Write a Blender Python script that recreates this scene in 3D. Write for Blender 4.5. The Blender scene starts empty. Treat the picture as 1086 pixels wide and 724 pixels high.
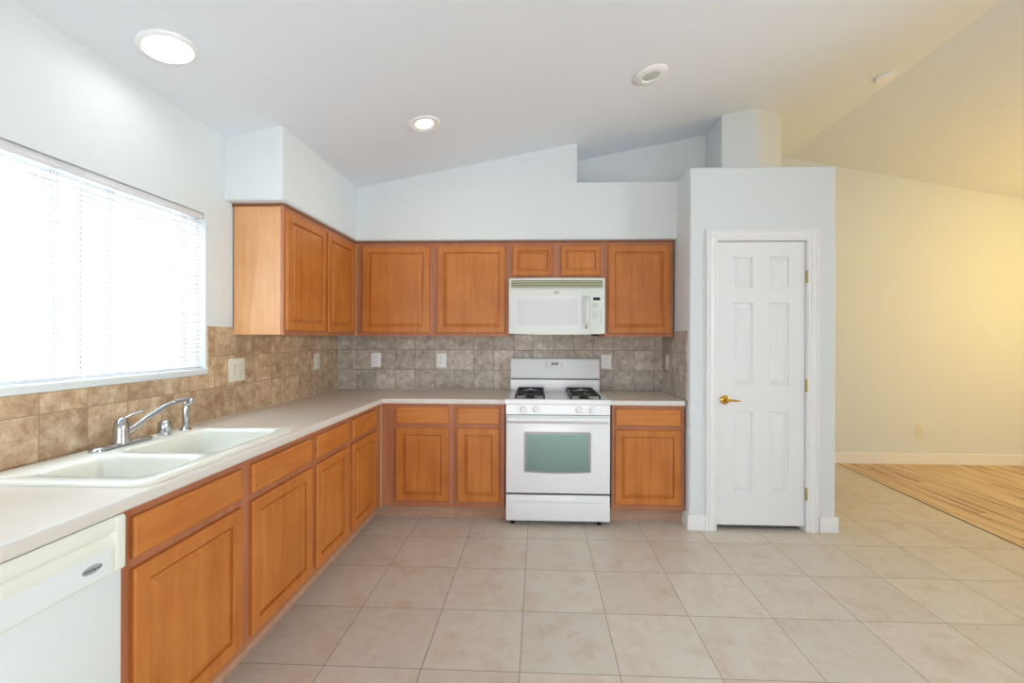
import bpy, bmesh, math, random
from mathutils import Vector, Matrix
random.seed(7)
C = bpy.context.scene.collection
scene = bpy.context.scene
PI = math.pi
# ------------------------------------------------------------------ camera
F_PX, YAW, CX, CY, ROLL, CAM_H = 474.457, .0384, 551.88, 358.83, .0031, 1.365
cam_d = bpy.data.cameras.new('camera'); cam = bpy.data.objects.new('camera', cam_d); C.objects.link(cam)
cam_d.sensor_fit = 'HORIZONTAL'; cam_d.sensor_width = 36.0
cam_d.lens = F_PX / 1086 * 36
cam_d.shift_x = -(CX - 543) / 1086
cam_d.shift_y = (CY - 362) / 1086
cam_d.clip_start = .02; cam_d.clip_end = 200
cam.location = (0, 0, CAM_H)
cam.rotation_euler = (Matrix.Rotation(YAW, 3, 'Z') @ Matrix.Rotation(PI / 2, 3, 'X') @ Matrix.Rotation(ROLL, 3, 'Z')).to_euler()
scene.camera = cam
scene.view_settings.view_transform = 'Standard'
scene.view_settings.look = 'None'
scene.view_settings.gamma = 1.0
scene.view_settings.use_curve_mapping = False
scene.view_settings.exposure = 0.04
# ------------------------------------------------------------------ sky, daylight and added fill lamps
world = bpy.data.worlds.new('world'); scene.world = world; world.use_nodes = True
bg = world.node_tree.nodes['Background']; bg.inputs[0].default_value = (.86, .93, 1, 1); bg.inputs[1].default_value = 1.2

def area(name, loc, direction, sx, sy, watts, col):
    l = bpy.data.lights.new(name, 'AREA'); l.shape = 'RECTANGLE'; l.size = sx; l.size_y = sy; l.energy = watts; l.color = col
    o = bpy.data.objects.new(name, l); C.objects.link(o); o.location = loc
    o.rotation_euler = Vector(direction).to_track_quat('-Z', 'Y').to_euler()
    return o
area('daylight_kitchen_window', (-2.6, 1.45, 1.75), (1, 0, -.15), 2.0, 1.3, 335, (.70, .88, 1))
area('patio_ceiling_fill', (-.1, -3.5, .5), (-.05, 1, .75), 3.4, 1.5, 100, (1, .89, .85))  # added fill lamp, low and tilted up to brighten the ceiling
area('living_window_fill', (6.75, -1.2, 1.5), (-1, 0, .1), 2.4, 1.5, 375, (.75, .89, 1))  # added fill lamp to brighten the dishwasher and left cabinets
# ------------------------------------------------------------------ materials
def srgb(r, g, b):
    f = lambda c: (c / 255 / 12.92) if c / 255 <= .04045 else ((c / 255 + .055) / 1.055) ** 2.4
    return (f(r), f(g), f(b), 1)
def mat(name, col, rough=.5, metal=0, spec=.5, coat=0, bump=0, bscale=60):
    m = bpy.data.materials.new(name); m.use_nodes = True
    nt = m.node_tree; p = nt.nodes['Principled BSDF']
    p.inputs['Base Color'].default_value = col
    p.inputs['Roughness'].default_value = rough
    p.inputs['Metallic'].default_value = metal
    p.inputs['Specular IOR Level'].default_value = spec
    p.inputs['Coat Weight'].default_value = coat
    if coat: p.inputs['Coat Roughness'].default_value = .15
    if bump:
        tc = nt.nodes.new('ShaderNodeTexCoord'); n = nt.nodes.new('ShaderNodeTexNoise'); n.inputs['Scale'].default_value = bscale
        n.inputs['Detail'].default_value = 4
        b = nt.nodes.new('ShaderNodeBump'); b.inputs['Strength'].default_value = bump; b.inputs['Distance'].default_value = .004
        nt.links.new(tc.outputs['Object'], n.inputs['Vector']); nt.links.new(n.outputs['Fac'], b.inputs['Height'])
        nt.links.new(b.outputs['Normal'], p.inputs['Normal'])
    return m
def ramp(nt, fac, stops):
    r = nt.nodes.new('ShaderNodeValToRGB'); nt.links.new(fac, r.inputs['Fac'])
    while len(r.color_ramp.elements) < len(stops): r.color_ramp.elements.new(.5)
    for e, (pos, c) in zip(r.color_ramp.elements, stops): e.position = pos; e.color = c
    return r.outputs['Color']
def wood(name, c_dark, c_light, axis, rough=.38, amount=1.0):
    m = mat(name, c_light, rough); nt = m.node_tree; p = nt.nodes['Principled BSDF']
    tc = nt.nodes.new('ShaderNodeTexCoord'); mp = nt.nodes.new('ShaderNodeMapping')
    sc = [14, 14, 14]; sc[axis] = 1.1
    mp.inputs['Scale'].default_value = sc
    nt.links.new(tc.outputs['Object'], mp.inputs['Vector'])
    n = nt.nodes.new('ShaderNodeTexNoise'); n.inputs['Scale'].default_value = 1.6; n.inputs['Detail'].default_value = 6; n.inputs['Roughness'].default_value = .6; n.inputs['Distortion'].default_value = .6
    nt.links.new(mp.outputs['Vector'], n.inputs['Vector'])
    n2 = nt.nodes.new('ShaderNodeTexNoise'); n2.inputs['Scale'].default_value = 5.0; n2.inputs['Detail'].default_value = 3
    nt.links.new(tc.outputs['Object'], n2.inputs['Vector'])
    mx = nt.nodes.new('ShaderNodeMath'); mx.operation = 'MULTIPLY_ADD'; mx.inputs[1].default_value = .35
    sb = nt.nodes.new('ShaderNodeMath'); sb.operation = 'MULTIPLY'; sb.inputs[1].default_value = .65
    nt.links.new(n.outputs['Fac'], sb.inputs[0]); nt.links.new(n2.outputs['Fac'], mx.inputs[0]); nt.links.new(sb.outputs[0], mx.inputs[2])
    col = ramp(nt, mx.outputs[0], [(.33, c_dark), (.66, c_light)])
    nt.links.new(col, p.inputs['Base Color'])
    return m
def tile_mat(name, ax, ox, oy, size, mortar, cols, grout, rough, rot=0, nscale=7, bumpd=.0015, var=.12, spec=.5, dist=.15):
    """square tiles: ax = which two object axes carry the grid"""
    m = mat(name, cols[0], rough, spec=spec); nt = m.node_tree; p = nt.nodes['Principled BSDF']
    tc = nt.nodes.new('ShaderNodeTexCoord'); sp = nt.nodes.new('ShaderNodeSeparateXYZ'); cb = nt.nodes.new('ShaderNodeCombineXYZ')
    nt.links.new(tc.outputs['Object'], sp.inputs[0])
    nt.links.new(sp.outputs[ax[0]], cb.inputs[0]); nt.links.new(sp.outputs[ax[1]], cb.inputs[1])
    sub = nt.nodes.new('ShaderNodeVectorMath'); sub.operation = 'SUBTRACT'; sub.inputs[1].default_value = (ox - 40 * size, oy - 40 * size, 0)
    nt.links.new(cb.outputs[0], sub.inputs[0])
    rt = nt.nodes.new('ShaderNodeVectorRotate'); rt.rotation_type = 'Z_AXIS'; rt.inputs['Angle'].default_value = -rot; rt.inputs['Center'].default_value = (40 * size, 40 * size, 0)
    nt.links.new(sub.outputs[0], rt.inputs['Vector'])
    br = nt.nodes.new('ShaderNodeTexBrick'); br.offset = 0; br.squash = 1
    br.inputs['Scale'].default_value = 1; br.inputs['Brick Width'].default_value = size; br.inputs['Row Height'].default_value = size
    br.inputs['Mortar Size'].default_value = mortar; br.inputs['Mortar Smooth'].default_value = .3
    br.inputs['Color1'].default_value = (0, 0, 0, 1); br.inputs['Color2'].default_value = (1, 1, 1, 1); br.inputs['Mortar'].default_value = (.5, .5, .5, 1)
    nt.links.new(rt.outputs[0], br.inputs['Vector'])
    # per tile offset of the noise so that every tile has its own marbling
    sc = nt.nodes.new('ShaderNodeVectorMath'); sc.operation = 'SCALE'; sc.inputs['Scale'].default_value = 9
    nt.links.new(br.outputs['Color'], sc.inputs[0])
    ad = nt.nodes.new('ShaderNodeVectorMath'); ad.operation = 'ADD'
    nt.links.new(tc.outputs['Object'], ad.inputs[0]); nt.links.new(sc.outputs[0], ad.inputs[1])
    n = nt.nodes.new('ShaderNodeTexNoise'); n.inputs['Scale'].default_value = nscale; n.inputs['Detail'].default_value = 8; n.inputs['Roughness'].default_value = .72; n.inputs['Distortion'].default_value = dist
    nt.links.new(ad.outputs[0], n.inputs['Vector'])
    k = len(cols)
    c = ramp(nt, n.outputs['Fac'], [(.34 + .32 * i / (k - 1), cc) for i, cc in enumerate(cols)])
    hsv = nt.nodes.new('ShaderNodeHueSaturation')
    mr = nt.nodes.new('ShaderNodeMapRange'); mr.inputs['To Min'].default_value = 1 - var; mr.inputs['To Max'].default_value = 1 + var
    nt.links.new(br.outputs['Color'], mr.inputs['Value']); nt.links.new(mr.outputs[0], hsv.inputs['Value'])
    nt.links.new(c, hsv.inputs['Color'])
    mx = nt.nodes.new('ShaderNodeMix'); mx.data_type = 'RGBA'
    nt.links.new(br.outputs['Fac'], mx.inputs['Factor']); nt.links.new(hsv.outputs[0], mx.inputs['A']); mx.inputs['B'].default_value = grout
    nt.links.new(mx.outputs['Result'], p.inputs['Base Color'])
    ma = nt.nodes.new('ShaderNodeMath'); ma.operation = 'MULTIPLY_ADD'; ma.inputs[1].default_value = -1; 
    nt.links.new(br.outputs['Fac'], ma.inputs[0])
    ns = nt.nodes.new('ShaderNodeMath'); ns.operation = 'MULTIPLY'; ns.inputs[1].default_value = .25
    nt.links.new(n.outputs['Fac'], ns.inputs[0]); nt.links.new(ns.outputs[0], ma.inputs[2])
    b = nt.nodes.new('ShaderNodeBump'); b.inputs['Strength'].default_value = .6; b.inputs['Distance'].default_value = bumpd
    nt.links.new(ma.outputs[0], b.inputs['Height']); nt.links.new(b.outputs['Normal'], p.inputs['Normal'])
    return m
def emis(name, col, s):
    m = bpy.data.materials.new(name); m.use_nodes = True; nt = m.node_tree
    p = nt.nodes['Principled BSDF']; p.inputs['Base Color'].default_value = (.9, .9, .9, 1)
    p.inputs['Emission Color'].default_value = col; p.inputs['Emission Strength'].default_value = s
    return m
def glass(name, tint=(1, 1, 1, 1)):
    m = bpy.data.materials.new(name); m.use_nodes = True; nt = m.node_tree; nt.nodes.clear()
    out = nt.nodes.new('ShaderNodeOutputMaterial'); t = nt.nodes.new('ShaderNodeBsdfTransparent'); g = nt.nodes.new('ShaderNodeBsdfGlossy')
    g.inputs['Roughness'].default_value = .02; t.inputs[0].default_value = tint
    fr = nt.nodes.new('ShaderNodeFresnel'); mx = nt.nodes.new('ShaderNodeMixShader')
    nt.links.new(fr.outputs[0], mx.inputs[0]); nt.links.new(t.outputs[0], mx.inputs[1]); nt.links.new(g.outputs[0], mx.inputs[2]); nt.links.new(mx.outputs[0], out.inputs[0])
    return m
def translucent(name, col, f):
    m = bpy.data.materials.new(name); m.use_nodes = True; nt = m.node_tree; nt.nodes.clear()
    out = nt.nodes.new('ShaderNodeOutputMaterial'); a = nt.nodes.new('ShaderNodeBsdfDiffuse'); t = nt.nodes.new('ShaderNodeBsdfTranslucent')
    a.inputs[0].default_value = col; t.inputs[0].default_value = col
    mx = nt.nodes.new('ShaderNodeMixShader'); mx.inputs[0].default_value = f
    nt.links.new(a.outputs[0], mx.inputs[1]); nt.links.new(t.outputs[0], mx.inputs[2]); nt.links.new(mx.outputs[0], out.inputs[0])
    return m

M = {}
M['wall'] = mat('wall_paint', srgb(223, 228, 229), .7, bump=.05, bscale=90, spec=.25)
M['ceil'] = mat('ceiling_paint', srgb(236, 241, 247), .8, bump=.08, bscale=70, spec=.2)
M['trim'] = mat('trim_paint', srgb(238, 238, 238), .35)
M['doorw'] = mat('door_paint', srgb(236, 236, 237), .38)
M['door_wood'] = wood('honey_maple_vertical', srgb(178, 98, 34), srgb(204, 128, 58), 2)
M['drawer_x'] = wood('honey_maple_along_x', srgb(184, 104, 38), srgb(210, 134, 64), 0)
M['drawer_y'] = wood('honey_maple_along_y', srgb(184, 104, 38), srgb(210, 134, 64), 1)
M['frame'] = wood('cabinet_frame_maple', srgb(166, 102, 68), srgb(188, 124, 88), 2)
M['side'] = wood('cabinet_side_maple', srgb(212, 152, 98), srgb(232, 178, 128), 2)
M['toe'] = wood('toe_kick_wood', srgb(176, 136, 112), srgb(200, 162, 138), 0, rough=.6)
M['topcap'] = wood('cabinet_top_moulding', srgb(126, 74, 44), srgb(150, 94, 60), 0)
M['scribe'] = mat('scribe_strip', srgb(205, 160, 120), .5)
FT = [srgb(200, 183, 166), srgb(206, 194, 180), srgb(210, 202, 192), srgb(203, 188, 172)]
M['floor'] = tile_mat('floor_tile', (0, 1), -.881, 3.464, .4081, .0022, FT, srgb(140, 130, 120), .33, rot=-.0026, nscale=6, bumpd=.001, var=.04)
TR = [srgb(158, 124, 94), srgb(176, 144, 114), srgb(190, 160, 132), srgb(204, 180, 154)]
TB_COOL = [srgb(152, 138, 124), srgb(180, 168, 155), srgb(196, 186, 175), srgb(218, 212, 204)]  # same tile as the left wall, greyed to carry the cooler light
M['sp_back'] = tile_mat('splash_tile_back', (0, 2), -1.607, .914, .1745, .0019, TB_COOL, srgb(108, 99, 90), .45, nscale=16, var=.15)
TR = [srgb(162, 126, 94), srgb(186, 154, 122), srgb(202, 174, 142), srgb(222, 202, 176)]
M['sp_left'] = tile_mat('splash_tile_left', (1, 2), 1.532, .914, .1742, .0021, TR, srgb(156, 132, 102), .45, nscale=16)
M['sp_right'] = tile_mat('splash_tile_right', (1, 2), 3.511, .914, .1745, .0016, TB_COOL, srgb(138, 120, 102), .45, nscale=13)
def wood_floor():
    m = mat('wood_floor', srgb(190, 150, 105), .42); nt = m.node_tree; p = nt.nodes['Principled BSDF']
    tc = nt.nodes.new('ShaderNodeTexCoord'); sp = nt.nodes.new('ShaderNodeSeparateXYZ'); cb = nt.nodes.new('ShaderNodeCombineXYZ')
    nt.links.new(tc.outputs['Object'], sp.inputs[0]); nt.links.new(sp.outputs[1], cb.inputs[0]); nt.links.new(sp.outputs[0], cb.inputs[1])
    br = nt.nodes.new('ShaderNodeTexBrick'); br.offset = .37; br.inputs['Scale'].default_value = 1
    br.inputs['Brick Width'].default_value = 1.22; br.inputs['Row Height'].default_value = .15; br.inputs['Mortar Size'].default_value = .0012
    br.inputs['Color1'].default_value = (0, 0, 0, 1); br.inputs['Color2'].default_value = (1, 1, 1, 1); br.inputs['Mortar'].default_value = (.1, .1, .1, 1)
    nt.links.new(cb.outputs[0], br.inputs['Vector'])
    mp = nt.nodes.new('ShaderNodeMapping'); mp.inputs['Scale'].default_value = (10, .8, 1)
    ad = nt.nodes.new('ShaderNodeVectorMath'); ad.operation = 'MULTIPLY_ADD'; ad.inputs[1].default_value = (7, 7, 7)
    nt.links.new(br.outputs['Color'], ad.inputs[0]); nt.links.new(tc.outputs['Object'], ad.inputs[2])
    nt.links.new(ad.outputs[0], mp.inputs['Vector'])
    n = nt.nodes.new('ShaderNodeTexNoise'); n.inputs['Scale'].default_value = 1.4; n.inputs['Detail'].default_value = 7; n.inputs['Distortion'].default_value = .5
    nt.links.new(mp.outputs[0], n.inputs['Vector'])
    c = ramp(nt, n.outputs['Fac'], [(.34, srgb(160, 126, 92)), (.46, srgb(200, 170, 132)), (.68, srgb(222, 198, 164))])
    mx = nt.nodes.new('ShaderNodeMix'); mx.data_type = 'RGBA'; mx.inputs['B'].default_value = srgb(110, 76, 46)
    nt.links.new(br.outputs['Fac'], mx.inputs['Factor']); nt.links.new(c, mx.inputs['A']); nt.links.new(mx.outputs['Result'], p.inputs['Base Color'])
    return m
M['wood_floor'] = wood_floor()
M['counter'] = mat('laminate_counter', srgb(212, 198, 182), .3)
M['counter_edge_lit'] = mat('counter_edge_lit', srgb(222, 216, 208), .3)  # counter laminate lightened to imitate light catching the front edge
M['caulk'] = mat('caulk', srgb(225, 215, 195), .5)
M['sink'] = mat('sink_enamel', srgb(240, 238, 226), .12, coat=.4)
M['chrome'] = mat('chrome', (.50, .51, .53, 1), .10, metal=1)
M['appl'] = mat('appliance_white', srgb(238, 239, 240), .22, coat=.3)
M['dw'] = mat('dishwasher_white', srgb(232, 237, 238), .3)
M['dw_console'] = mat('dishwasher_console_cream', srgb(236, 237, 226), .3)
M['mw'] = mat('microwave_bisque', srgb(226, 229, 221), .3, coat=.2)
M['mw_grille'] = mat('microwave_grille', srgb(176, 176, 146), .4)
M['mw_glass'] = mat('microwave_window', srgb(232, 232, 234), .2, coat=.4)
M['black'] = mat('black_enamel', (.012, .012, .014, 1), .35)
M['dark'] = mat('dark_gap', (.03, .03, .03, 1), .7)
M['display'] = mat('dark_display', srgb(50, 58, 56), .15)
M['legend'] = mat('printed_legend', srgb(150, 154, 156), .5)
M['oven_glass'] = mat('oven_window_glass', srgb(122, 152, 148), .08, coat=.5, metal=.85)
M['oven_bezel'] = mat('oven_window_bezel', srgb(150, 152, 154), .25, metal=.5)
M['brass'] = mat('polished_brass', srgb(205, 165, 75), .2, metal=1)
M['hinge'] = mat('aged_brass', srgb(190, 176, 130), .3, metal=1)
M['plate_w'] = mat('plate_white', srgb(246, 246, 246), .35)
M['plate_c'] = mat('plate_ivory', srgb(228, 224, 206), .35)
M['slot'] = mat('outlet_slot', srgb(90, 90, 92), .6)
M['rocker'] = mat('rocker_ivory', srgb(216, 212, 192), .4)
M['slat'] = translucent('blind_slat', (.84, .85, .86, 1), .018)
M['cord'] = mat('blind_cord', srgb(170, 170, 176), .6)
M['blind'] = mat('blind_rail', srgb(228, 228, 232), .4)
M['vinyl'] = mat('window_vinyl', srgb(226, 230, 230), .4)
M['glass'] = glass('window_glass')
M['lens_cool'] = emis('lamp_lens_cool', (1, .99, .97, 1), 3.0)
M['lens_warm'] = emis('lamp_lens_warm', (1, .88, .62, 1), 5.0)
M['lens_off'] = mat('lamp_lens_off', srgb(204, 208, 202), .3)
M['globe'] = emis('warm_globe', (1, .66, .22, 1), 4.0)
M['logo_silver'] = mat('logo_silver', srgb(176, 180, 182), .4, metal=.2)
M['logo_dark'] = mat('logo_dark', srgb(70, 74, 78), .4)

# ------------------------------------------------------------------ mesh helpers
def B(): return bmesh.new()
def rbevel(bm, edges, w, seg=3):
    if edges: bmesh.ops.bevel(bm, geom=list(edges), offset=w, segments=seg, profile=.5, affect='EDGES', clamp_overlap=True)
def box(bm, x0, x1, y0, y1, z0, z1, bev=0, seg=2, pred=None):
    vs = [bm.verts.new((x, y, z)) for x in (x0, x1) for y in (y0, y1) for z in (z0, z1)]
    fs = [(0, 1, 3, 2), (4, 6, 7, 5), (0, 4, 5, 1), (2, 3, 7, 6), (0, 2, 6, 4), (1, 5, 7, 3)]
    nf = [bm.faces.new([vs[i] for i in f]) for f in fs]
    if bev:
        es = set(e for f in nf for e in f.edges)
        if pred: es = [e for e in es if pred((e.verts[0].co + e.verts[1].co) / 2)]
        rbevel(bm, es, bev, seg)
def prism(bm, poly, a, b, axis='y', bev=0, seg=3, pred=None):
    """poly in the two other axes, extruded a..b"""
    def P(p, t):
        return {'y': (p[0], t, p[1]), 'x': (t, p[0], p[1]), 'z': (p[0], p[1], t)}[axis]
    A = [bm.verts.new(P(p, a)) for p in poly]; Bv = [bm.verts.new(P(p, b)) for p in poly]
    fs = [bm.faces.new(A), bm.faces.new(Bv[::-1])]
    n = len(poly)
    for i in range(n): fs.append(bm.faces.new((A[i], Bv[i], Bv[(i + 1) % n], A[(i + 1) % n])))
    bmesh.ops.recalc_face_normals(bm, faces=fs)
    if bev:
        es = set(e for f in fs for e in f.edges)
        if pred: es = [e for e in es if pred(e.verts[0].co, e.verts[1].co)]
        rbevel(bm, es, bev, seg)
def frame_of(d):
    d = Vector(d).normalized(); u = Vector((0, 0, 1)) if abs(d.z) < .9 else Vector((1, 0, 0))
    a = d.cross(u).normalized(); return a, d.cross(a).normalized()
def tube(bm, pts, rad, seg=16, cap=True, flat=1.0):
    pts = [Vector(p) for p in pts]; rings = []
    if not isinstance(rad, (list, tuple)): rad = [rad] * len(pts)
    a0 = None
    for i, p in enumerate(pts):
        d = pts[min(i + 1, len(pts) - 1)] - pts[max(i - 1, 0)]
        a, b = frame_of(d)
        if a0 is not None and a.dot(a0) < 0: a, b = -a, -b
        a0 = a
        rings.append([bm.verts.new(p + (a * math.cos(t) + b * math.sin(t) * flat) * rad[i]) for t in [2 * PI * k / seg for k in range(seg)]])
    for r, q in zip(rings, rings[1:]):
        for k in range(seg): bm.faces.new((r[k], r[(k + 1) % seg], q[(k + 1) % seg], q[k]))
    if cap: bm.faces.new(rings[0][::-1]); bm.faces.new(rings[-1])
def lathe(bm, c, prof, seg=32, axis=(0, 0, 1)):
    """prof: list of (r, h) along axis from c"""
    d = Vector(axis).normalized(); a, b = frame_of(d); c = Vector(c); rings = []
    for r, h in prof:
        if r < 1e-6: rings.append([bm.verts.new(c + d * h)])
        else: rings.append([bm.verts.new(c + d * h + (a * math.cos(t) + b * math.sin(t)) * r) for t in [2 * PI * k / seg for k in range(seg)]])
    for r, q in zip(rings, rings[1:]):
        for k in range(seg):
            k2 = (k + 1) % seg
            if len(r) == 1 and len(q) == 1: continue
            if len(r) == 1: bm.faces.new((r[0], q[k2], q[k]))
            elif len(q) == 1: bm.faces.new((r[k], r[k2], q[0]))
            else: bm.faces.new((r[k], r[k2], q[k2], q[k]))
    for r, e in ((rings[0], 0), (rings[-1], 1)):
        if len(r) > 1: bm.faces.new(r if e else r[::-1])
def obj(name, bm, m, parent=None, smooth=False, local=False, ang=35):
    bmesh.ops.recalc_face_normals(bm, faces=bm.faces)
    me = bpy.data.meshes.new(name)
    if parent is not None and not local:
        o0 = Vector(parent.location); q = parent.parent
        while q is not None: o0 += Vector(q.location); q = q.parent
        bmesh.ops.translate(bm, verts=bm.verts, vec=-o0)
    bm.to_mesh(me); bm.free()
    if smooth:
        for p in me.polygons: p.use_smooth = True
        try: me.set_sharp_from_angle(angle=math.radians(ang))
        except Exception: pass
    me.materials.append(m if not isinstance(m, str) else M[m])
    o = bpy.data.objects.new(name, me); C.objects.link(o)
    if parent is not None: o.parent = parent
    return o
def struct(name, bm, m, parent=None, smooth=False):
    o = obj(name, bm, m, parent, smooth)
    if parent is None: o['kind'] = 'structure'
    return o
def thing(name, label, cat, loc=(0, 0, 0), rot=(0, 0, 0), group=None):
    o = bpy.data.objects.new(name, None); C.objects.link(o); o.location = loc; o.rotation_euler = rot
    o.empty_display_size = .05
    o['label'] = label; o['category'] = cat
    if group: o['group'] = group
    return o
def dup(root, loc, label, rot=None):
    r = root.copy(); C.objects.link(r); r.location = loc; r['label'] = label
    if rot is not None: r.rotation_euler = rot
    for ch in list(root.children):
        c = ch.copy(); C.objects.link(c); c.parent = r
        for g in list(ch.children):
            d = g.copy(); C.objects.link(d); d.parent = c
    return r
class Face:
    """maps local (u along the face, v up, w outward) to world for fronts facing -y or +x"""
    def __init__(s, kind, plane): s.k = kind; s.p = plane
    def __call__(s, u, v, w):
        return (u, s.p - w, v) if s.k == 'y' else (s.p + w, u, v)
def rings_rect(bm, fc, u0, u1, v0, v1, prof, fill=True):
    """concentric rectangles; prof = [(inset, w)...]"""
    prev = None
    for ins, w in prof:
        r = [bm.verts.new(fc(u, v, w)) for u, v in ((u0 + ins, v0 + ins), (u1 - ins, v0 + ins), (u1 - ins, v1 - ins), (u0 + ins, v1 - ins))]
        if prev:
            for k in range(4): bm.faces.new((prev[k], prev[(k + 1) % 4], r[(k + 1) % 4], r[k]))
        prev = r
    if fill: bm.faces.new(prev)

T = .019
def cab_door(fc, u0, u1, v0, v1, parent, rail=.052):
    bm = B()
    rings_rect(bm, fc, u0, u1, v0, v1, [(.0, 0), (0, T - .005), (.002, T - .002), (.005, T), (rail - .003, T), (rail - .001, T - .004), (rail, T - .0125), (rail + .006, T - .013)], fill=False)
    d = obj('door', bm, 'door_wood', parent)
    bm = B(); r = rail + .006
    rings_rect(bm, fc, u0, u1, v0, v1, [(r, T - .013), (r + .001, T - .009), (r + .016, T - .0035), (r + .018, T - .001)])
    obj('door_panel', bm, 'door_wood', d)
    return d
def drawer_front(fc, u0, u1, v0, v1, parent, m):
    bm = B()
    rings_rect(bm, fc, u0, u1, v0, v1, [(0, 0), (0, T - .006), (.002, T - .003), (.006, T - .001), (.010, T)])
    return obj('drawer', bm, m, parent)

# ------------------------------------------------------------------ the room
XL, YB, XP, YP = -1.79, 3.93, 1.09, 3.253
CZ0, SL, RX = 2.51, .1917, 2.75
cz = lambda x: CZ0 + SL * (x - XL) if x <= RX else CZ0 + SL * (RX - XL) - SL * (x - RX)
XR, YF, YN = 6.2, 5.075, -2.9
RZ = cz(RX)
# floor
bm = B(); prism(bm, [(XL - .12, YN), (2.865, YN), (3.30, YF + .1), (XL - .12, YF + .1)], -.05, 0, 'z')
struct('floor', bm, 'floor')
bm = B(); prism(bm, [(2.865, YN), (XR + .1, YN), (XR + .1, YF + .1), (3.30, YF + .1)], -.05, .001, 'z')
struct('floor_wood', bm, 'wood_floor')
bm = B(); prism(bm, [(2.860, YN), (2.868, YN), (3.303, YF), (3.295, YF)], -.001, .003, 'z')
struct('trim_1', bm, mat('transition_strip', srgb(96, 70, 46), .5))
# ceiling
bm = B(); prism(bm, [(XL - .14, cz(XL - .14)), (RX, RZ), (XR + .12, cz(XR + .12)), (XR + .12, cz(XR + .12) + .12), (RX, RZ + .12), (XL - .14, cz(XL - .14) + .12)], YN - .12, YF + .12, 'y')
struct('ceiling', bm, 'ceil')
# left wall with the window opening
WY0, WY1, WZ0, WZ1 = .55, 2.345, 1.165, 2.032
bm = B()
rb = .012
box(bm, XL - .12, XL, YN, YF, 0, WZ0)
box(bm, XL - .12, XL, YN, YF, WZ1, cz(XL) + .02)
box(bm, XL - .12, XL, YN, WY0, WZ0, WZ1)
box(bm, XL - .12, XL, WY1, YF, WZ0, WZ1)
struct('wall_left', bm, 'wall')
# kitchen back wall
bm = B(); prism(bm, [(XL, 0), (1.30, 0), (1.30, 2.6), (1.445, 2.6), (1.445, cz(1.445)), (XL, cz(XL))], YB, YB + .12, 'y')
struct('wall_back', bm, 'wall')
# back soffit with the plant ledge step
SY = 3.556
bm = B()
prism(bm, [(-1.50, 2.150), (XP + .01, 2.150), (XP + .01, 2.606), (.311, 2.606), (.311, cz(.311)), (-1.50, cz(-1.50))], SY, YB + .02, 'y', bev=.014, seg=4,
      pred=lambda a, b: (abs(a.y - SY) < 1e-4 and abs(b.y - SY) < 1e-4 and ((a.z < 2.2 and b.z < 2.2) or (abs(a.z - 2.606) < .01 and abs(b.z - 2.606) < .01) or (abs(a.x - .311) < .01 and abs(b.x - .311) < .01))))
struct('wall_soffit_back', bm, 'wall', smooth=True)
# left soffit
bm = B(); SX, SN = -1.457, 2.493
prism(bm, [(XL - .01, 2.150), (SX, 2.150), (SX, cz(SX)), (XL - .01, cz(XL - .01))], SN, YB + .01, 'y', bev=.018, seg=5,
      pred=lambda a, b: ((a.z < 2.2 and b.z < 2.2) and not (a.x < XL and b.x < XL) and not (a.y > 3.9 and b.y > 3.9)) or (abs(a.x - SX) < 1e-4 and abs(b.x - SX) < 1e-4 and a.y < 2.6 and b.y < 2.6))
struct('wall_soffit_left', bm, 'wall', smooth=True)
# pantry block (front with door opening, sides, flat top)
PX1, PZ = 2.115, 2.597
DX0, DX1, DZ = 1.283, 1.908, 2.066
bm = B()
prism(bm, [(XP, 0), (DX0 - .012, 0), (DX0 - .012, DZ + .012), (DX1 + .012, DZ + .012), (DX1 + .012, 0), (PX1, 0), (PX1, PZ), (XP, PZ)], YP, YP + .12, 'y', bev=.016, seg=4,
      pred=lambda a, b: abs(a.y - YP) < 1e-4 and abs(b.y - YP) < 1e-4 and ((a.x < XP + .001 and b.x < XP + .001) or (a.x > PX1 - .001 and b.x > PX1 - .001) or (a.z > PZ - .001 and b.z > PZ - .001)))
box(bm, XP, XP + .11, YP + .12, YF, 0, PZ); box(bm, PX1 - .11, PX1, YP + .12, YF, 0, PZ)
box(bm, XP + .11, PX1 - .11, YP + .12, YF, PZ - .1, PZ)
box(bm, XP + .11, PX1 - .11, YP + .75, YP + .80, 0, PZ - .1)
struct('wall_pantry', bm, 'wall', smooth=True)
# chase column above the pantry, with the angled face
bm = B()
prism(bm, [(1.445, 3.585), (1.722, 3.585), (2.035, 3.825), (2.035, YF), (1.445, YF)], PZ - .01, 3.26, 'z', bev=.012, seg=3,
      pred=lambda a, b: abs(a.x - b.x) < 1e-4 and abs(a.y - b.y) < 1e-4 and a.y < 3.9)
struct('wall_column', bm, 'wall', smooth=True)
# far, right, and rear walls
bm = B(); prism(bm, [(PX1 - .1, 0), (XR, 0), (XR, cz(XR)), (RX, RZ), (PX1 - .1, cz(PX1 - .1))], YF, YF + .1, 'y')
struct('wall_far', bm, 'wall')
bm = B(); box(bm, XR, XR + .1, YN, -2.4, 0, cz(XR) + .02); box(bm, XR, XR + .1, 0, YF + .1, 0, cz(XR) + .02); box(bm, XR, XR + .1, -2.4, 0, 0, .8); box(bm, XR, XR + .1, -2.4, 0, 2.2, cz(XR) + .02); struct('wall_right', bm, 'wall')
bm = B()
for y in (-2.4, -1.23, -.06): box(bm, XR + .03, XR + .08, y, y + .06, .8, 2.2)
box(bm, XR + .03, XR + .08, -2.34, -.06, .8, .86); box(bm, XR + .03, XR + .08, -2.34, -.06, 2.14, 2.2)
w2 = struct('added_window_2', bm, mat('window_vinyl_white', srgb(226, 230, 230), .4))  # unseen window, added as an inlet for the fill lamp outside
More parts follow.
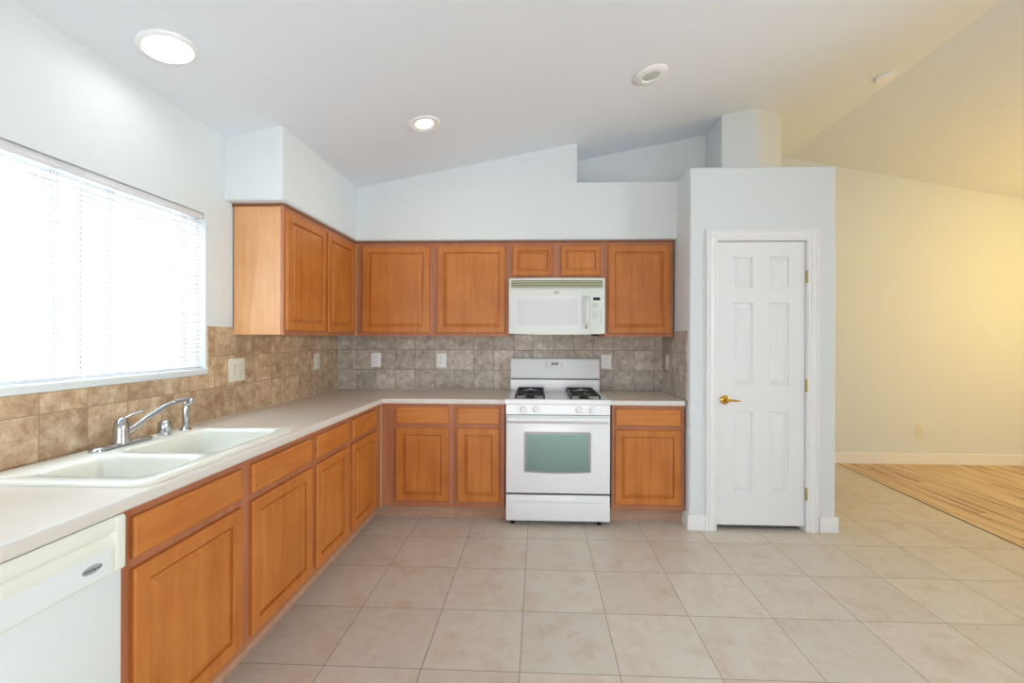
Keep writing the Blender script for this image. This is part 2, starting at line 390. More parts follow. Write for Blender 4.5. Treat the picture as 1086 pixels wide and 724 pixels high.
bm = B(); box(bm, XR + .052, XR + .056, -2.34, -.06, .86, 2.14); obj('window_pane', bm, 'glass', w2)
bm = B()
box(bm, XL - .12, -1.5, YN - .1, YN, 0, 2.3); box(bm, 1.4, XR + .1, YN - .1, YN, 0, 2.3)
prism(bm, [(XL - .12, 2.3), (XR + .1, 2.3), (XR + .1, cz(XR + .1)), (RX, RZ), (XL - .12, cz(XL - .12))], YN - .1, YN, 'y')
struct('wall_front', bm, 'wall')
# rear patio opening, added out of view to let light in: frame and glass
bm = B()
for x in (-1.5, -.08, 1.34): box(bm, x, x + .06, YN - .08, YN - .02, 0, 2.3)
box(bm, -1.44, 1.34, YN - .08, YN - .02, 2.24, 2.3); box(bm, -1.44, 1.34, YN - .08, YN - .02, 0, .06)
d2 = struct('added_door_2', bm, 'vinyl')
bm = B(); box(bm, -1.44, 1.34, YN - .054, YN - .05, .06, 2.24); obj('glass_pane', bm, 'glass', d2)
# backsplash
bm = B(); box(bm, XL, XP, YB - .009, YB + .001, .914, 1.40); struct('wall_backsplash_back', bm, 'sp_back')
bm = B(); box(bm, XL - .001, XL + .009, .57, 2.352, .914, WZ0 - .001); box(bm, XL - .001, XL + .009, 2.352, YB - .009, .914, 1.426)
struct('wall_backsplash_left', bm, 'sp_left')
bm = B(); box(bm, XP - .009, XP + .001, YP + .045, YB - .009, .914, 1.426); struct('wall_backsplash_right', bm, 'sp_right')
# baseboards
def bboard(name, pts):
    bm = B()
    for (x0, x1, y0, y1) in pts: box(bm, x0, x1, y0, y1, 0, .108, .005, 2, pred=lambda c: c.z > .1)
    struct(name, bm, 'trim', smooth=True)
bboard('baseboard_pantry', [(XP - .012, 1.211, YP - .012, YP + .01), (1.999, PX1 + .012, YP - .012, YP + .01), (XP - .012, XP + .005, YP + .01, 3.392), (PX1 - .005, PX1 + .012, YP + .01, YF - .012)])
bm = B(); box(bm, PX1 + .012, XR, YF - .013, YF + .01, 0, .118, .005, 2, pred=lambda c: c.z > .1); struct('baseboard_far', bm, 'trim')
bm = B(); box(bm, XR - .013, XR + .01, YN, YF - .013, 0, .118, .005, 2, pred=lambda c: c.z > .1); struct('baseboard_right', bm, 'trim')

# ------------------------------------------------------------------ window, sill
bm = B()
def wbox(y0, y1, z0, z1, x0=XL - .10, x1=XL - .05): box(bm, x0, x1, y0, y1, z0, z1, .004, 1)
wbox(WY0, WY1, WZ0, WZ0 + .05); wbox(WY0, WY1, WZ1 - .05, WZ1); wbox(WY0, WY0 + .05, WZ0 + .05, WZ1 - .05); wbox(WY1 - .05, WY1, WZ0 + .05, WZ1 - .05)
wbox(1.69, 1.72, WZ0 + .05, WZ1 - .05, XL - .10, XL - .07)
w1 = struct('window_1', bm, 'vinyl')
bm = B(); box(bm, XL - .077, XL - .073, WY0 + .05, 1.67, WZ0 + .05, WZ1 - .05); obj('window_pane', bm, 'glass', w1)
bm = B(); box(bm, XL - .077, XL - .073, 1.73, WY1 - .05, WZ0 + .05, WZ1 - .05); obj('window_pane', bm, 'glass', w1)
bm = B(); box(bm, XL - .05, XL + .014, WY0, WY1 + .006, WZ0, WZ0 + .034, .007, 3); obj('window_sill', bm, 'vinyl', w1, smooth=True)
# blinds
def blind(y0, y1, ladders, label, wand=None):
    r = thing('window_blind', label, 'blinds', (XL - .028, (y0 + y1) / 2, WZ0 + .036), group='white mini blinds in the kitchen window')
    xc = XL - .026
    bm = B(); box(bm, xc - .012, xc + .016, y0, y1, WZ1 - .034, WZ1 - .002, .003, 2); obj('headrail', bm, 'blind', r, smooth=True)
    bm = B(); z = WZ0 + .062; ang = math.radians(66); n = 0
    while z < WZ1 - .042:
        prof = []
        for k in range(5):
            t = (k / 4 - .5) * .0245; bow = .0016 * (1 - (2 * k / 4 - 1) ** 2)
            # room-side edge tilted down
            prof.append((xc + t * math.cos(ang) + bow * math.sin(ang), z - t * math.sin(ang) + bow * math.cos(ang)))
        a = [bm.verts.new((p[0], y0 + .0005, p[1])) for p in prof]; b = [bm.verts.new((p[0], y1 - .0005, p[1])) for p in prof]
        for k in range(4): bm.faces.new((a[k], a[k + 1], b[k + 1], b[k]))
        z += .0222; n += 1
    s = obj('slats', bm, 'slat', r, smooth=True)
    bm = B(); box(bm, xc - .012, xc + .013, y0 + .002, y1 - .002, WZ0 + .036, WZ0 + .050, .003, 2); obj('bottom_rail', bm, 'blind', r, smooth=True)
    for y in ladders:
        bm = B()
        for dx in (-.0105, .0115): tube(bm, [(xc + dx, y, WZ0 + .045), (xc + dx, y, WZ1 - .03)], .0008, 6)
        for dy in (-.011, .011): tube(bm, [(xc + .0115, y + dy, WZ0 + .045), (xc + .0115, y + dy, WZ1 - .03)], .0007, 6)
        obj('ladder_cord', bm, 'cord', r)
blind(.556, 1.7065, [.68, 1.13, 1.60], 'white mini blind over the near, wider part of the kitchen window')
blind(1.7075, 2.338, [1.82, 2.22], 'white mini blind over the narrower far part of the window, beside the hanging cabinet')

# ------------------------------------------------------------------ pantry door and casing
YD = YP + .012
def door_six(name):
    x0, x1, z0, z1 = 1.287, 1.904, .034, 2.062
    fc = Face('y', YD + .035); W = .035
    us = [x0, 1.399, 1.538, 1.656, 1.793, x1]; vs = [z0, .264, .845, 1.036, 1.627, 1.733, 1.953, z1]
    bm = B()
    for i in range(5):
        for j in range(7):
            u0, u1, v0, v1 = us[i], us[i + 1], vs[j], vs[j + 1]
            if i in (1, 3) and j in (1, 3, 5):
                rings_rect(bm, fc, u0, u1, v0, v1, [(0, W), (.003, W - .010), (.011, W - .013), (.036, W - .003), (.038, W - .002)])
            else:
                bm.faces.new([bm.verts.new(fc(a, b, W)) for a, b in ((u0, v0), (u1, v0), (u1, v1), (u0, v1))])
    # edges and back
    for a, b in (((x0, z0), (x1, z0)), ((x1, z0), (x1, z1)), ((x1, z1), (x0, z1)), ((x0, z1), (x0, z0))):
        bm.faces.new([bm.verts.new(fc(*a, W)), bm.verts.new(fc(*b, W)), bm.verts.new(fc(*b, 0)), bm.verts.new(fc(*a, 0))])
    bm.faces.new([bm.verts.new(fc(a, b, 0)) for a, b in ((x0, z0), (x1, z0), (x1, z1), (x0, z1))])
    bmesh.ops.remove_doubles(bm, verts=bm.verts, dist=1e-5)
    return struct(name, bm, 'doorw')
d1 = door_six('door_1')
bm = B()
lathe(bm, (1.343, YD, .930), [(.0, 0), (.032, 0), (.033, .004), (.030, .010), (.018, .014), (.012, .018), (.012, .045), (0, .046)], 32, (0, -1, 0))
tube(bm, [(1.340, YD - .042, .930), (1.365, YD - .046, .931), (1.40, YD - .046, .929), (1.432, YD - .044, .927), (1.440, YD - .042, .9265)], [.011, .0105, .0085, .007, .003], 14, flat=.8)
obj('door_handle', bm, 'brass', d1, smooth=True)
for z in (1.81, 1.038, .268):
    bm = B(); tube(bm, [(1.9115, YP - .006, z - .045), (1.9115, YP - .006, z + .045)], .0062, 12); box(bm, 1.9055, 1.9125, YP - .002, YP + .010, z - .044, z + .044)
    obj('hinge', bm, 'hinge', d1, smooth=True)
# jamb + casing
bm = B(); j = .0119
box(bm, DX0 - j, DX0 + .001, YP - .004, YP + .118, 0, DZ); box(bm, DX1 - .001, DX1 + j, YP - .004, YP + .118, 0, DZ); box(bm, DX0 - j, DX1 + j, YP - .004, YP + .118, DZ, DZ + j)
box(bm, DX0, DX0 + .012, YD + .037, YP + .10, 0, DZ); box(bm, DX1 - .012, DX1, YD + .037, YP + .10, 0, DZ); box(bm, DX0 + .012, DX1 - .012, YD + .037, YP + .10, DZ - .012, DZ)
struct('trim_2', bm, 'trim')
bm = B()
prof = [(0, 0), (0, .010), (.004, .013), (.012, .013), (.015, .010), (.020, .010), (.024, .014), (.040, .018), (.052, .018), (.055, .014), (.060, .014), (.064, .020), (.072, .020), (.075, .017), (.075, 0)]
iy = .004
path = [(DX0 - iy, 0, -1, 0), (DX0 - iy, DZ + iy, -1, 1), (DX1 + iy, DZ + iy, 1, 1), (DX1 + iy, 0, 1, 0)]
prev = None
for (x, z, sx, sz) in path:
    r = [bm.verts.new((x + sx * w, YP - d, z + sz * w)) for w, d in prof]
    if prev:
        for k in range(len(r)): bm.faces.new((prev[k], prev[(k + 1) % len(r)], r[(k + 1) % len(r)], r[k]))
    else: bm.faces.new(r)
    prev = r
bm.faces.new(prev[::-1])
struct('trim_3', bm, 'trim')

# ------------------------------------------------------------------ base cabinets
FZ0, FZ1 = .112, .8745
def base_cab(kind, u0, u1, doors, label, dmat, body_top=FZ1, gap_top=.848):
    """kind 'x': left run (fronts face +x), 'y': back run (fronts face -y)"""
    plane = -1.174 if kind == 'x' else 3.319
    fc = Face(kind, plane)
    e = .001; u0 += e; u1 -= e
    base = ((XL + plane) / 2, (u0 + u1) / 2, 0) if kind == 'x' else ((u0 + u1) / 2, (YB + plane) / 2, 0)
    r = thing('base_cabinet', label, 'cabinet', base, group='honey maple base cabinets')
    def bx(bm, a0, a1, w0, w1, z0, z1, bev=0):
        if kind == 'x': box(bm, plane + w0, plane + w1, a0, a1, z0, z1, bev)
        else: box(bm, a0, a1, plane - w1, plane - w0, z0, z1, bev)
    depth = .60
    bm = B(); bx(bm, u0, u1, -depth, -.019, .10, body_top); obj('body', bm, 'frame', r)
    bm = B()
    # face frame: outer stiles, rails, mid stiles
    us = [u0] + [x for d in doors for x in d] + [u1]
    for i in range(0, len(us), 2):
        a0 = us[i] + (.0 if i == 0 else -.008); a1 = us[i + 1] + (.0 if i == len(us) - 2 else .008)
        bx(bm, a0, a1, -.019, 0, FZ0, FZ1, .001)
    for d0, d1_ in doors:
        bx(bm, d0 + .008, d1_ - .008, -.019, -.0004, FZ0, .160); bx(bm, d0 + .008, d1_ - .008, -.019, -.0004, .686, .738); bx(bm, d0 + .008, d1_ - .008, -.019, -.0004, gap_top - .01, FZ1)
    obj('face_frame', bm, 'frame', r)
    bm = B(); bx(bm, u0 - (.075 if kind == 'y' and u0 < -1.1 else 0), u1 + (.074 if kind == 'x' and u1 > 3.3 else 0), -.090, -.075, 0, FZ0 - .001); obj('toe_kick', bm, 'toe', r)
    for d0, d1_ in doors:
        cab_door(fc, d0, d1_, .150, .697, r)
        drawer_front(fc, d0, d1_, .728, gap_top, r, dmat)
    return r
base_cab('x', 1.213, 2.288, [(1.244, 1.717), (1.781, 2.262)], 'base cabinet under the white sink, right beside the dishwasher, two wide doors', 'drawer_y', body_top=.72)
base_cab('x', 2.288, 3.318, [(2.314, 2.709), (2.772, 3.192)], 'base cabinet of the window run nearest the inside corner, beyond the sink cabinet', 'drawer_y')
base_cab('y', -1.174, -.622, [(-1.056, -.663)], 'base cabinet in the inside corner of the back run, wide blank stile at its left', 'drawer_x')
base_cab('y', -.622, -.241, [(-.594, -.280)], 'narrow base cabinet directly left of the white range', 'drawer_x')
base_cab('y', .547, XP - .014, [(.573, 1.049)], 'single base cabinet between the white range and the pantry', 'drawer_x')
bm = B(); box(bm, -1.1735, -1.164, 3.303, 3.3185, .112, .874); o = obj('scribe_moulding', bm, 'scribe')
o['label'] = 'thin pale vertical moulding strip in the inside corner between the base cabinets'; o['category'] = 'moulding'
# end panel beyond the dishwasher
bm = B(); box(bm, XL, -1.174, .578, .597, 0, .8745); o = obj('end_panel', bm, 'side'); o['label'] = 'wooden end panel closing the counter run before the dishwasher'; o['category'] = 'panel'

# ------------------------------------------------------------------ upper cabinets
UZ0, UZ1 = 1.383, 2.146
def upper_cab(kind, u0, u1, doors, label, z0=UZ0, dz0=1.408, dz1=2.106, end=None, rail=.052):
    plane = -1.483 if kind == 'x' else 3.596
    fc = Face(kind, plane); e = .0008; u0 += e; u1 -= e
    base = ((XL + plane) / 2, (u0 + u1) / 2, z0) if kind == 'x' else ((u0 + u1) / 2, (YB + plane) / 2, z0)
    r = thing('wall_cabinet', label, 'cabinet', base, group='honey maple wall cabinets')
    def bx(bm, a0, a1, w0, w1, za, zb, bev=0):
        if kind == 'x': box(bm, plane + w0, plane + w1, a0, a1, za, zb, bev)
        else: box(bm, a0, a1, plane - w1, plane - w0, za, zb, bev)
    back = -(plane - XL) + (.0095 if True else 0) if kind == 'x' else -(YB - plane) + .0095
    bm = B(); bx(bm, u0, u1, back, -.019, z0, UZ1 - .012); obj('body', bm, 'side', r)
    bm = B()
    us = [u0] + [x for d in doors for x in d] + [u1]
    for i in range(0, len(us), 2):
        a0 = us[i] + (0 if i == 0 else -.008); a1 = us[i + 1] + (0 if i == len(us) - 2 else .008)
        bx(bm, a0, a1, -.019, 0, z0 - .001, UZ1 - .012, .001)
    for d0, d1_ in doors:
        bx(bm, d0 + .008, d1_ - .008, -.019, -.0004, z0 - .001, dz0 + .01); bx(bm, d0 + .008, d1_ - .008, -.019, -.0004, dz1 - .01, UZ1 - .012)
    obj('face_frame', bm, 'frame', r)
    bm = B(); bx(bm, u0, u1, -.019, .006, UZ1 - .012, UZ1 + .002, .002); obj('top_moulding', bm, 'topcap', r)
    if kind == 'x':
        bm = B(); box(bm, XL + .001, plane - .019, u0 - .006, u0 - .0005, UZ1 - .014, UZ1 + .002, .002); obj('side_moulding', bm, 'topcap', r)
    for d0, d1_ in doors: cab_door(fc, d0, d1_, dz0, dz1, r, rail)
    return r
upper_cab('x', 2.556, 3.594, [(2.572, 3.055), (3.083, 3.540)], 'two-door wall cabinet beside the window, its plain side panel facing the room')
upper_cab('y', -1.482, -.842, [(-1.424, -.875)], 'wall cabinet in the back corner, leftmost single door of the back row')
upper_cab('y', -.842, -.231, [(-.809, -.258)], 'full-height wall cabinet directly left of the microwave')
upper_cab('y', -.231, .529, [(-.202, .115), (.185, .498)], 'short wall cabinet with two small doors above the microwave', z0=1.8425, dz0=1.868, rail=.040)
upper_cab('y', .529, 1.074, [(.560, 1.046)], 'wall cabinet right of the microwave, next to the pantry wall')
bm = B(); box(bm, -1.4825, -1.474, 3.581, 3.5955, 1.384, 2.13); o = obj('scribe_moulding', bm, 'scribe')
o['label'] = 'thin pale vertical strip in the inside corner between the wall cabinets'; o['category'] = 'moulding'

# ------------------------------------------------------------------ countertops
CTZ = .914; CE = -1.149; CB = 3.294
def nose_prof(t=.038):  # (outward, z) half-round front edge
    r = .010
    p = [(0, CTZ)]
    for k in range(6): a = PI / 2 * (1 - k / 5); p.append((.012 - r + r * math.cos(a) + .0, CTZ - r + r * math.sin(a)))
    for k in range(6): a = -PI / 2 * k / 5; p.append((.012 - r + r * math.cos(a), CTZ - t + r + r * math.sin(a)))
    p.append((0, CTZ - t)); return p
ct = thing('countertop', 'long L-shaped beige laminate countertop running under the window and along the back wall', 'countertop', (-1.4, 2.2, .876))
bm = B(); a = CE - .012; SKX0, SKX1, SKY0, SKY1 = -1.725, -1.19, 1.312, 2.125
t0 = CTZ - .038
XW = XL + .010; YW = YB - .010
box(bm, XW, SKX0, .57, YW, t0, CTZ); box(bm, SKX0, a, .57, SKY0, t0, CTZ); box(bm, SKX1, a, SKY0, SKY1, t0, CTZ); box(bm, SKX0, a, SKY1, YW, t0, CTZ)
box(bm, a, -.235, CB + .012, YW, t0, CTZ)
obj('counter_surface', bm, 'counter', ct)
bm = B()
prism(bm, [(a + w, z) for w, z in nose_prof()], .57, CB + .006, 'y')
prism(bm, [(CB + .012 - w, z) for w, z in nose_prof()], a + .003, -.235, 'x')
obj('front_edge', bm, 'counter_edge_lit', ct, smooth=True)
bm = B(); box(bm, XW, XW + .004, .58, YW, CTZ, CTZ + .004, .0015, 1); box(bm, XW + .004, -.24, YW - .004, YW, CTZ, CTZ + .003); obj('caulk_bead', bm, 'caulk', ct)
ct2 = thing('countertop', 'short beige laminate countertop between the range and the pantry wall', 'countertop', (.81, 3.6, .876))
bm = B(); box(bm, .541, XP - .010, CB + .012, YW, t0, CTZ); obj('counter_surface', bm, 'counter', ct2)
bm = B(); prism(bm, [(CB + .012 - w, z) for w, z in nose_prof()], .541, XP - .004 - .012, 'x'); obj('front_edge', bm, 'counter_edge_lit', ct2, smooth=True)

# ------------------------------------------------------------------ sink
def rrect(x0, x1, y0, y1, r, n=6):
    pts = []
    for (cx_, cy_, a0) in ((x1 - r, y1 - r, 0), (x0 + r, y1 - r, 90), (x0 + r, y0 + r, 180), (x1 - r, y0 + r, 270)):
        for k in range(n + 1):
            a = math.radians(a0 + 90 * k / n); pts.append((cx_ + r * math.cos(a), cy_ + r * math.sin(a)))
    return pts
sk = thing('kitchen_sink', 'white double-bowl drop-in sink set in the countertop below the window', 'sink', (-1.457, 1.718, CTZ))
def ring(bm, x0, x1, y0, y1, r, z): return [bm.verts.new((p[0], p[1], z)) for p in rrect(x0, x1, y0, y1, r)]
def bridge(bm, A, Bq):
    for k in range(len(A)): bm.faces.new((A[k], A[(k + 1) % len(A)], Bq[(k + 1) % len(A)], Bq[k]))
bm = B(); zr = CTZ + .013
X0, X1, Y0, Y1 = -1.748, -1.174, 1.295, 2.143
o1 = ring(bm, X0, X1, Y0, Y1, .05, CTZ + .0005); o2 = ring(bm, X0 + .001, X1 - .001, Y0 + .001, Y1 - .001, .05, CTZ + .006)
o3 = ring(bm, X0 + .005, X1 - .005, Y0 + .005, Y1 - .005, .046, CTZ + .0115); o4 = ring(bm, X0 + .012, X1 - .012, Y0 + .012, Y1 - .012, .040, zr)
bridge(bm, o1, o2); bridge(bm, o2, o3); bridge(bm, o3, o4)
holes = []
for (y0, y1) in ((1.352, 1.615), (1.652, 2.100)):
    x0, x1 = -1.612, -1.222
    rs = [(0, .055, 0), (.004, .052, -.002), (.008, .05, -.008), (.011, .05, -.02), (.020, .048, -.15), (.032, .045, -.172), (.055, .04, -.180)]
    prev = None
    for ins, r, dz in rs:
        q = ring(bm, x0 + ins, x1 - ins, y0 + ins, y1 - ins, r, zr + dz)
        if prev: bridge(bm, prev, q)
        else: holes.append(q)
        prev = q
    bm.faces.new(prev)
es = []
for lp in [o4] + holes:
    for k in range(len(lp)):
        e = bm.edges.get((lp[k], lp[(k + 1) % len(lp)])); es.append(e)
bmesh.ops.triangle_fill(bm, use_beauty=True, use_dissolve=False, edges=es)
obj('basin', bm, 'sink', sk, smooth=True, ang=50)
for y in (1.483, 1.876):
    bm = B(); lathe(bm, (-1.417, y, zr - .1799), [(0, 0), (.042, 0), (.042, .003), (.034, .0035), (.03, .001), (0, .001)], 24); obj('drain', bm, 'chrome', sk, smooth=True)
# faucet
FX = -1.680
fa = thing('kitchen_faucet', 'chrome single-lever faucet on a long deck plate at the back of the sink', 'faucet', (FX, 1.745, zr))
bm = B(); A = None
for ins, z in ((0, 0), (0, .009), (.004, .014), (.010, .016)):
    q = [bm.verts.new((p[0], p[1], zr + z)) for p in rrect(FX - .028 + ins, FX + .028 - ins, 1.620 + ins, 1.880 - ins, .0279 - ins, 8)]
    if A: bridge(bm, A, q)
    else: bm.faces.new(q[::-1])
    A = q
bm.faces.new(A); obj('deck_plate', bm, 'chrome', fa, smooth=True)
bm = B(); lathe(bm, (FX, 1.745, zr + .012), [(.030, 0), (.029, .012), (.027, .03), (.0265, .06), (.024, .082), (.017, .096), (.008, .102), (0, .104)], 32); obj('body', bm, 'chrome', fa, smooth=True)
bm = B(); tube(bm, [(FX + .002, 1.750, zr + .108), (FX + .006, 1.775, zr + .118), (FX + .012, 1.805, zr + .124), (FX + .016, 1.825, zr + .128)], [.006, .006, .0085, .005], 12, flat=.55); obj('lever', bm, 'chrome', fa, smooth=True)
sp = [(FX, 1.755, zr + .036), (FX + .006, 1.79, zr + .060), (FX + .014, 1.86, zr + .098), (FX + .022, 1.93, zr + .130), (FX + .028, 1.975, zr + .142), (FX + .033, 2.02, zr + .147), (FX + .037, 2.06, zr + .147)]
bm = B(); tube(bm, sp, [.0125, .012, .0115, .011, .011, .0115, .012], 16)
lathe(bm, (FX + .037, 2.058, zr + .156), [(.0, 0), (.012, -.001), (.014, -.006), (.0135, -.026), (.012, -.030), (0, -.030)], 20)
obj('spout', bm, 'chrome', fa, smooth=True)
# air gap cap
ag = thing('air_gap_cap', 'short round chrome air gap cap between the faucet and the sprayer', 'cap', (-1.672, 1.945, zr))
bm = B(); lathe(bm, (-1.672, 1.945, zr), [(.0245, 0), (.025, .002), (.0245, .052), (.022, .062), (.014, .067), (0, .068)], 28); obj('cap_body', bm, 'chrome', ag, smooth=True)
# sprayer
spy = thing('side_sprayer', 'chrome side sprayer standing in its flange at the far end of the sink deck', 'sprayer', (-1.672, 2.065, zr))
c = (-1.672, 2.065, zr)
bm = B(); lathe(bm, c, [(.027, 0), (.027, .003), (.020, .009), (.0155, .012), (.0155, .016), (0, .016)], 28); obj('flange', bm, 'chrome', spy, smooth=True)
bm = B(); lathe(bm, c, [(.0125, .014), (.014, .03), (.0155, .05), (.014, .07), (.0145, .095), (.013, .112), (0, .113)], 24)
tube(bm, [(c[0] - .004, c[1] - .004, zr + .118), (c[0] + .008, c[1] + .012, zr + .126), (c[0] + .014, c[1] + .022, zr + .128)], [.012, .015, .013], 16)
obj('spray_head', bm, 'chrome', spy, smooth=True)

# ------------------------------------------------------------------ dishwasher
def text_mesh(s, size, name, m, parent, fn, depth=.0004):
    cu = bpy.data.curves.new('txt', 'FONT'); cu.body = s; cu.size = size; cu.align_x = 'CENTER'; cu.align_y = 'CENTER'; cu.extrude = depth
    to = bpy.data.objects.new('txt', cu); C.objects.link(to)
    bpy.context.view_layer.update()
    me = bpy.data.meshes.new_from_object(to.evaluated_get(bpy.context.evaluated_depsgraph_get()))
    C.objects.unlink(to); bpy.data.objects.remove(to)
    bm = B(); bm.from_mesh(me)
    for v in bm.verts: v.co = Vector(fn(v.co.x, v.co.y, v.co.z))
    return obj(name, bm, m, parent)
dwr = thing('dishwasher', 'white built-in dishwasher under the counter left of the sink cabinet', 'dishwasher', (-1.45, .905, 0))
DY0, DY1, DXf = .603, 1.208, -1.150
bm = B(); box(bm, XL + .05, DXf - .035, DY0, DY1, .012, .870); obj('body', bm, 'dw', dwr)
bm = B(); box(bm, DXf - .035, DXf - .008, DY0 + .003, DY1 - .003, .120, .722, .004, 2); obj('door', bm, 'dw', dwr, smooth=True)
bm = B()  # console: rounded top lip, scooped grip, flat lower fascia
prof = [(DXf - .035, .724), (DXf - .004, .724), (DXf, .728), (DXf + .001, .735), (DXf + .001, .868 - .038), (DXf + .001, .868 - .012)]
pr_main = [(DXf - .035, .724), (DXf - .003, .724), (DXf, .729), (DXf + .001, .800), (DXf - .003, .804), (DXf - .012, .815), (DXf - .013, .824), (DXf - .008, .833), (DXf, .838), (DXf + .002, .846), (DXf - .001, .866), (DXf - .008, .8735), (DXf - .035, .8735)]
prism(bm, pr_main, DY0 + .001, DY1 - .030, 'y')
pr_end = [(DXf - .035, .722), (DXf - .003, .722), (DXf + .002, .728), (DXf + .003, .865), (DXf - .003, .8745), (DXf - .035, .8745)]
prism(bm, pr_end, DY1 - .030, DY1, 'y', bev=.004, seg=3)
con = obj('control_console', bm, 'dw_console', dwr, smooth=True)
bm = B(); box(bm, DXf, DXf + .0022, DY0 + .02, DY1 - .042, .731, .797, .001, 1); obj('fascia', bm, 'dw', con)
bm = B(); lathe(bm, (0, 0, 0), [(.026, 0), (.026, .0012), (.022, .002), (0, .002)], 40, (1, 0, 0))
for v in bm.verts: v.co.z *= .42; v.co += Vector((DXf + .0020, 1.112, .765))
obj('brand_badge', bm, 'logo_silver', con, smooth=True)
text_mesh('Whirlpool', .0115, 'badge_lettering', 'logo_dark', con, lambda a, b, c_: (DXf + .0042 + c_, 1.112 + a, .765 + b))
bm = B(); box(bm, DXf - .014, DXf - .004, .86, .90, .806, .822, .002, 1); obj('latch', bm, 'dw', con)
bm = B(); box(bm, DXf - .10, DXf - .075, DY0, DY1, .0, .118); obj('toe_panel', bm, 'dw', dwr)

# ------------------------------------------------------------------ gas range
RX0, RX1 = -.229, .528; RM = (RX0 + RX1) / 2
rg = thing('gas_range', 'white freestanding gas range with two black grates, standing between the base cabinets', 'range', (RM, 3.55, 0))
YFr = 3.262
bm = B(); box(bm, RX0, RX1, YFr + .03, 3.895, .035, .885); obj('body', bm, 'appl', rg)
for x in (RX0 + .05, RX1 - .07):
    for y in (YFr + .05, 3.83):
        bm = B(); lathe(bm, (x, y, 0), [(.018, 0), (.018, .012), (.010, .016), (.010, .037), (0, .037)], 16); obj('foot', bm, 'black', rg)
bm = B()  # cooktop pan with raised rim
rings = [(RX0 - .006, RX1 + .006, YFr - .004, 3.845, .888), (RX0 - .006, RX1 + .006, YFr - .004, 3.845, .914), (RX0 - .001, RX1 + .001, YFr + .002, 3.845, .921), (RX0 + .024, RX1 - .024, YFr + .028, 3.83, .921), (RX0 + .034, RX1 - .034, YFr + .04, 3.825, .914)]
prev = None
for (x0, x1, y0, y1, z) in rings:
    q = [bm.verts.new(p) for p in ((x0, y0, z), (x1, y0, z), (x1, y1, z), (x0, y1, z))]
    if prev:
        for k in range(4): bm.faces.new((prev[k], prev[(k + 1) % 4], q[(k + 1) % 4], q[k]))
    else: bm.faces.new(q[::-1])
    prev = q
bm.faces.new(prev)
obj('cooktop', bm, 'appl', rg)
# burners and grates
for x in (-.055, .352):
    for y in (3.415, 3.685):
        bm = B(); lathe(bm, (x, y, .9135), [(.050, 0), (.050, .003), (.030, .006), (.030, .014), (.036, .015), (.036, .022), (.030, .025), (0, .025)], 28); obj('burner', bm, 'black', rg, smooth=True)
for x in (-.055, .352):
    bm = B(); x0, x1, y0, y1 = x - .105, x + .105, 3.305, 3.795; zt = .948; t = .0045
    def bar(a, b, r=t):
        a, b = Vector(a), Vector(b); tube(bm, [a, b], r * 1.25, 4)
    for (a, b) in (((x0, y0), (x1, y0)), ((x0, y1), (x1, y1)), ((x0, y0), (x0, y1)), ((x1, y0), (x1, y1)), ((x0, 3.55), (x1, 3.55))): bar((*a, zt), (*b, zt))
    for yc in (3.415, 3.685):
        for k in range(4):
            a = PI / 4 + k * PI / 2
            pts = [(x + .028 * math.cos(a), yc + .028 * math.sin(a), zt + .006), (x + .06 * math.cos(a), yc + .06 * math.sin(a), zt + .006), (x + (.104 if math.cos(a) > 0 else -.104), yc + (.11 if math.sin(a) > 0 else -.11), zt)]
            tube(bm, pts, .0055, 6)
        for sx in (-1, 1): bar((x + sx * .035, yc, zt + .005), (x + sx * .105, yc, zt))
    for fx in (x0, x1):
        for fy in (y0, 3.55, y1): tube(bm, [(fx, fy, .9145), (fx, fy, zt)], .0075, 6)
    obj('grate', bm, 'black', rg)
# backguard
bm = B(); prism(bm, [(3.838, .900), (3.842, 1.012), (3.918, 1.012), (3.918, .900)], RX0, RX1, 'x'); obj('backsplash_riser', bm, 'appl', rg)
bm = B(); box(bm, RX0 + .002, RX1 - .002, 3.852, 3.918, 1.012, 1.024); obj('vent_slot', bm, 'black', rg)
bm = B()
prism(bm, [(3.826, 1.024), (3.822, 1.034), (3.838, 1.075), (3.846, 1.180), (3.852, 1.190), (3.862, 1.194), (3.918, 1.194), (3.918, 1.024)], RX0, RX1, 'x', bev=.003, seg=2, pred=lambda a, b: abs(a.x - b.x) < 1e-5)
bgd = obj('backguard', bm, 'appl', rg, smooth=True)
def gy(z): return 3.838 + (z - 1.075) / .105 * .008 - .0012
bm = B(); box(bm, .120, .177, gy(1.15) - .0005, gy(1.15) + .004, 1.134, 1.161, .001, 1); obj('clock_display', bm, 'display', bgd)
bm = B()
def dot(x, z, w=.006, h=.004, y=None): box(bm, x - w / 2, x + w / 2, (y if y else gy(z)) - .0003, (y if y else gy(z)) + .003, z - h / 2, z + h / 2)
for z in (1.160, 1.145, 1.130, 1.115):
    for x in (.070, .084): dot(x, z, .009, .004)
obj('button_group', bm, 'legend', bgd); bm = B()
for x in (.12, .134, .149, .163, .177): dot(x, 1.118, .006, .005)
obj('button_group', bm, 'legend', bgd); bm = B()
for z, x in ((1.155, .197), (1.155, .216), (1.14, .206), (1.125, .206), (1.112, .206)): dot(x, z, .009, .005)
obj('button_group', bm, 'legend', bgd)
bm = B(); lathe(bm, (0, 0, 0), [(.016, 0), (.016, .001), (.013, .002), (0, .002)], 32, (0, -1, 0))
for v in bm.verts: v.co.z *= .45; v.co += Vector((.150, 3.8275, 1.047))
obj('brand_badge', bm, 'plate_w', bgd, smooth=True)
